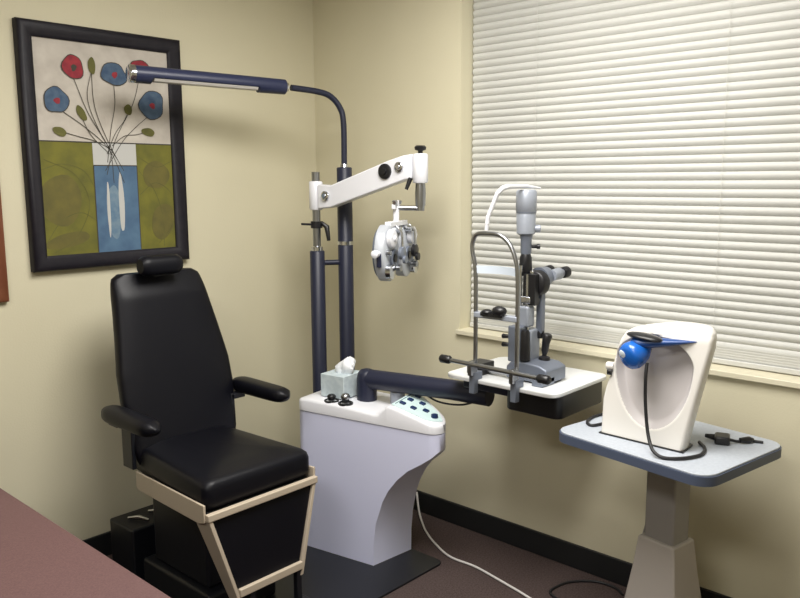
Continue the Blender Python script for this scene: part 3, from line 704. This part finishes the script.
def itp(T_, z):
    if z <= T_[0][0]: return T_[0][1]
    for (a, u), (b, v) in zip(T_, T_[1:]):
        if a <= z <= b: return u + (v - u) * (z - a) / (b - a)
    return T_[-1][1]
zs = [zb_ + (zt_ - .045 - zb_) * (k / 150) for k in range(151)] + [zt_ - v for v in (.039, .033, .028, .023, .018, .014, .010, .007, .004, .002, .0005)]
NP = 150
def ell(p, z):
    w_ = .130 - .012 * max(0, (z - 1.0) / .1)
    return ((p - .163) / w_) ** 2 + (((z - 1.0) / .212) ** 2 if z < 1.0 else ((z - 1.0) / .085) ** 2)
def dent(p, z):
    t = max(0, min(1, (1.0 - ell(p, z)) / .30)); t = t * t * (3 - 2 * t)
    return t * (.016 + .034 * max(0, min(1, (z - .80) / .30)))
grid = []
for z in zs:
    l, r_ = itp(Lp, z), itp(Rp, z); row = []
    lean = -.020 * (z - zb_) / .38
    tz = max(0, min(1, (z - (zt_ - .045)) / .045)); roll = 1 - math.sqrt(max(0, 1 - tz * tz))
    depth = .120 - .030 * (z - zb_) / .38
    for k in range(NP + 1):
        t = k / NP; p = l + (r_ - l) * t
        edge = min(t, 1 - t) * (r_ - l); rd = .012 * (1 - math.sqrt(max(0, 1 - (1 - min(1, edge / .012)) ** 2)))
        row.append((p, lean - rd - dent(p, z) * (1 - roll) - .030 * roll, z))
    for k in range(1, 24):
        a = PI * k / 24; cx_ = (l + r_) / 2; hw = (r_ - l) / 2
        row.append((cx_ + hw * math.copysign(abs(math.cos(a)) ** .6, math.cos(a)), lean - .012 - (depth - .012 - .030 * roll) * math.sin(a) ** .8 - .030 * roll, z))
    grid.append(row)
m = MB(); m.rings(grid, TI); n_r = len(grid[0])
body = m.build('shell', [IVORY, IVORY_SHADE], ai, smooth=True)
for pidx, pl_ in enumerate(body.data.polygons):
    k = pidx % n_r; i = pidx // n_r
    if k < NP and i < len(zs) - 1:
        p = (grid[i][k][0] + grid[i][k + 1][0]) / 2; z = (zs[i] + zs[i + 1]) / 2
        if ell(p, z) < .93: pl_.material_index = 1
MB().rings([[(-.003, .003, z), (.279, .003, z), (.268, -.085, z), (.20, -.118, z), (.08, -.118, z), (.01, -.085, z)] for z in (tbz, tbz + .005)], TI).build('base_gasket', BLACKP, ai)
hx = T3 @ Vector((-.25, .9, -.30))
hb = MB().lathe([(-.045, .020), (-.02, .036), (.005, .042), (.022, .043), (.034, .038), (.040, .028)], TI @ Vector((.126, .022, 1.030)), hx).build('blue_head', BLUEP, ai, smooth=True)
MB().lathe([(0, .013), (.004, .012), (.006, .007)], TI @ Vector((.100, .055, 1.030)), hx).build('lens', LENS_HILITE, hb, smooth=True)  # pale disc stands in for the white highlight on the blue head
rs = []
for t in range(17):
    u = t / 16; p = .110 + .185 * u; rr_ = (.036 * (1 - u) ** .9 + .0015) * (math.sqrt(min(1, u * 6 + .15)))
    rs.append([(p, .016 - .035 * u + rr_ * 1.1 * math.cos(2*PI*k/16), 1.070 + .012 * u - rr_ * .30 + rr_ * .62 * math.sin(2*PI*k/16)) for k in range(16)])
MB().rings(rs, TI).build('blue_blade', BLUED, ai, smooth=True)
MB().ball((0, 0, 0), .058, .030, .011, T=TI @ Matrix.Translation((.148, .016, 1.082)) @ Matrix.Rotation(math.radians(4), 4, 'Y')).build('eyecup_pad', BLACKP, ai, smooth=True)
MB().lathe([(0, .013), (.020, .013), (.024, .009)], TI @ Vector((.032, -.015, .968)), T3 @ Vector((-1, .3, 0))).build('side_button', IVORY, ai, smooth=True)
MB().lathe([(0, .012), (.014, .011)], TI @ Vector((.028, -.013, .950)), T3 @ Vector((-1, .3, 0))).build('side_button_ring', BLACKP, ai, smooth=True)
cab = [TI @ Vector(v) for v in ((.172, .040, 1.01), (.174, .050, .97), (.176, .050, .90), (.186, .055, .83), (.204, .070, .785), (.230, .090, tbz + .016), (.262, .090, tbz + .006), (.300, .060, tbz + .006), (.322, .015, tbz + .006), (.326, -.02, tbz + .006), (.312, -.07, tbz + .006), (.275, -.115, tbz + .006))]
MB().tube(smooth_path(cab, 8), .0052, 10).build('lead', RUBBER, ai, smooth=True)

# black cable loop left on the table
tag(MB().tube(smooth_path([(-.20, -1.79, tbz + .005), (-.27, -1.765, tbz + .005), (-.33, -1.755, tbz + .005), (-.39, -1.77, tbz + .005), (-.41, -1.80, tbz + .005), (-.36, -1.82, tbz + .005)]), .005, 10).build('power_cable', RUBBER, org=(-.28, -1.75, tbz), smooth=True),
    'short black cable lying left of the white eye instrument', 'cable')
# power adapter
pa = thing('power_adapter', (-.290, -2.178, tbz), 'black power adapter with short lead right of the white instrument', 'adapter')
TPA = rotz(20, (-.290, -2.178, 0))
MB().box(-.318, -.262, -2.200, -2.156, tbz, tbz + .026, TPA).build('brick', BLACKP, pa, bevel=.006)
MB().tube([(-.285, -2.16, tbz + .012), (-.288, -2.125, tbz + .012)], [.011, .006]).build('strain_relief', BLACKP, pa, smooth=True)
MB().tube(smooth_path([(-.280, -2.195, tbz + .012), (-.262, -2.215, tbz + .006), (-.245, -2.235, tbz + .010), (-.225, -2.250, tbz + .005), (-.215, -2.275, tbz + .004)]), .0045, 8).build('lead', RUBBER, pa, smooth=True)
MB().tube([(-.262, -2.222, tbz + .011), (-.240, -2.240, tbz + .011), (-.222, -2.246, tbz + .008)], [.008, .011, .006]).build('plug', BLACKP, pa, smooth=True)

# ------------------------------------------------------------ cords on the floor
tag(MB().tube(smooth_path([(-.025, -.69, .10), (-.06, -.735, .03), (-.11, -.80, .006), (-.165, -.87, .006), (-.225, -.97, .006), (-.277, -1.096, .006), (-.276, -1.225, .006), (-.301, -1.366, .006), (-.336, -1.527, .006), (-.40, -1.72, .006), (-.52, -1.86, .006)]), .0048, 10).build('white_cord', WHITEC, org=(-.3, -1.2, 0), smooth=True),
    'thin white cord curving over the carpet beside the console', 'cord')
tag(MB().tube(smooth_path([(-.27, -1.60, .005), (-.25, -1.56, .005), (-.21, -1.55, .005), (-.13, -1.57, .005), (-.06, -1.64, .005), (-.05, -1.72, .005), (-.08, -1.77, .005)]), .005, 10).build('black_cord', RUBBER, org=(-.2, -1.6, 0), smooth=True),
    'black cord curled on the carpet left of the pedestal table', 'cord')
tag(MB().tube(smooth_path([(-.12, -1.92, .705), (-.13, -1.93, .64), (-.15, -1.93, .50), (-.16, -1.90, .40), (-.16, -1.87, .28), (-.14, -1.83, .10), (-.12, -1.80, .006)]), .0035, 8).build('hanging_cord', POSTM, org=(-.15, -1.83, .01), smooth=True),
    'thin grey cord hanging down behind the table post', 'cord')
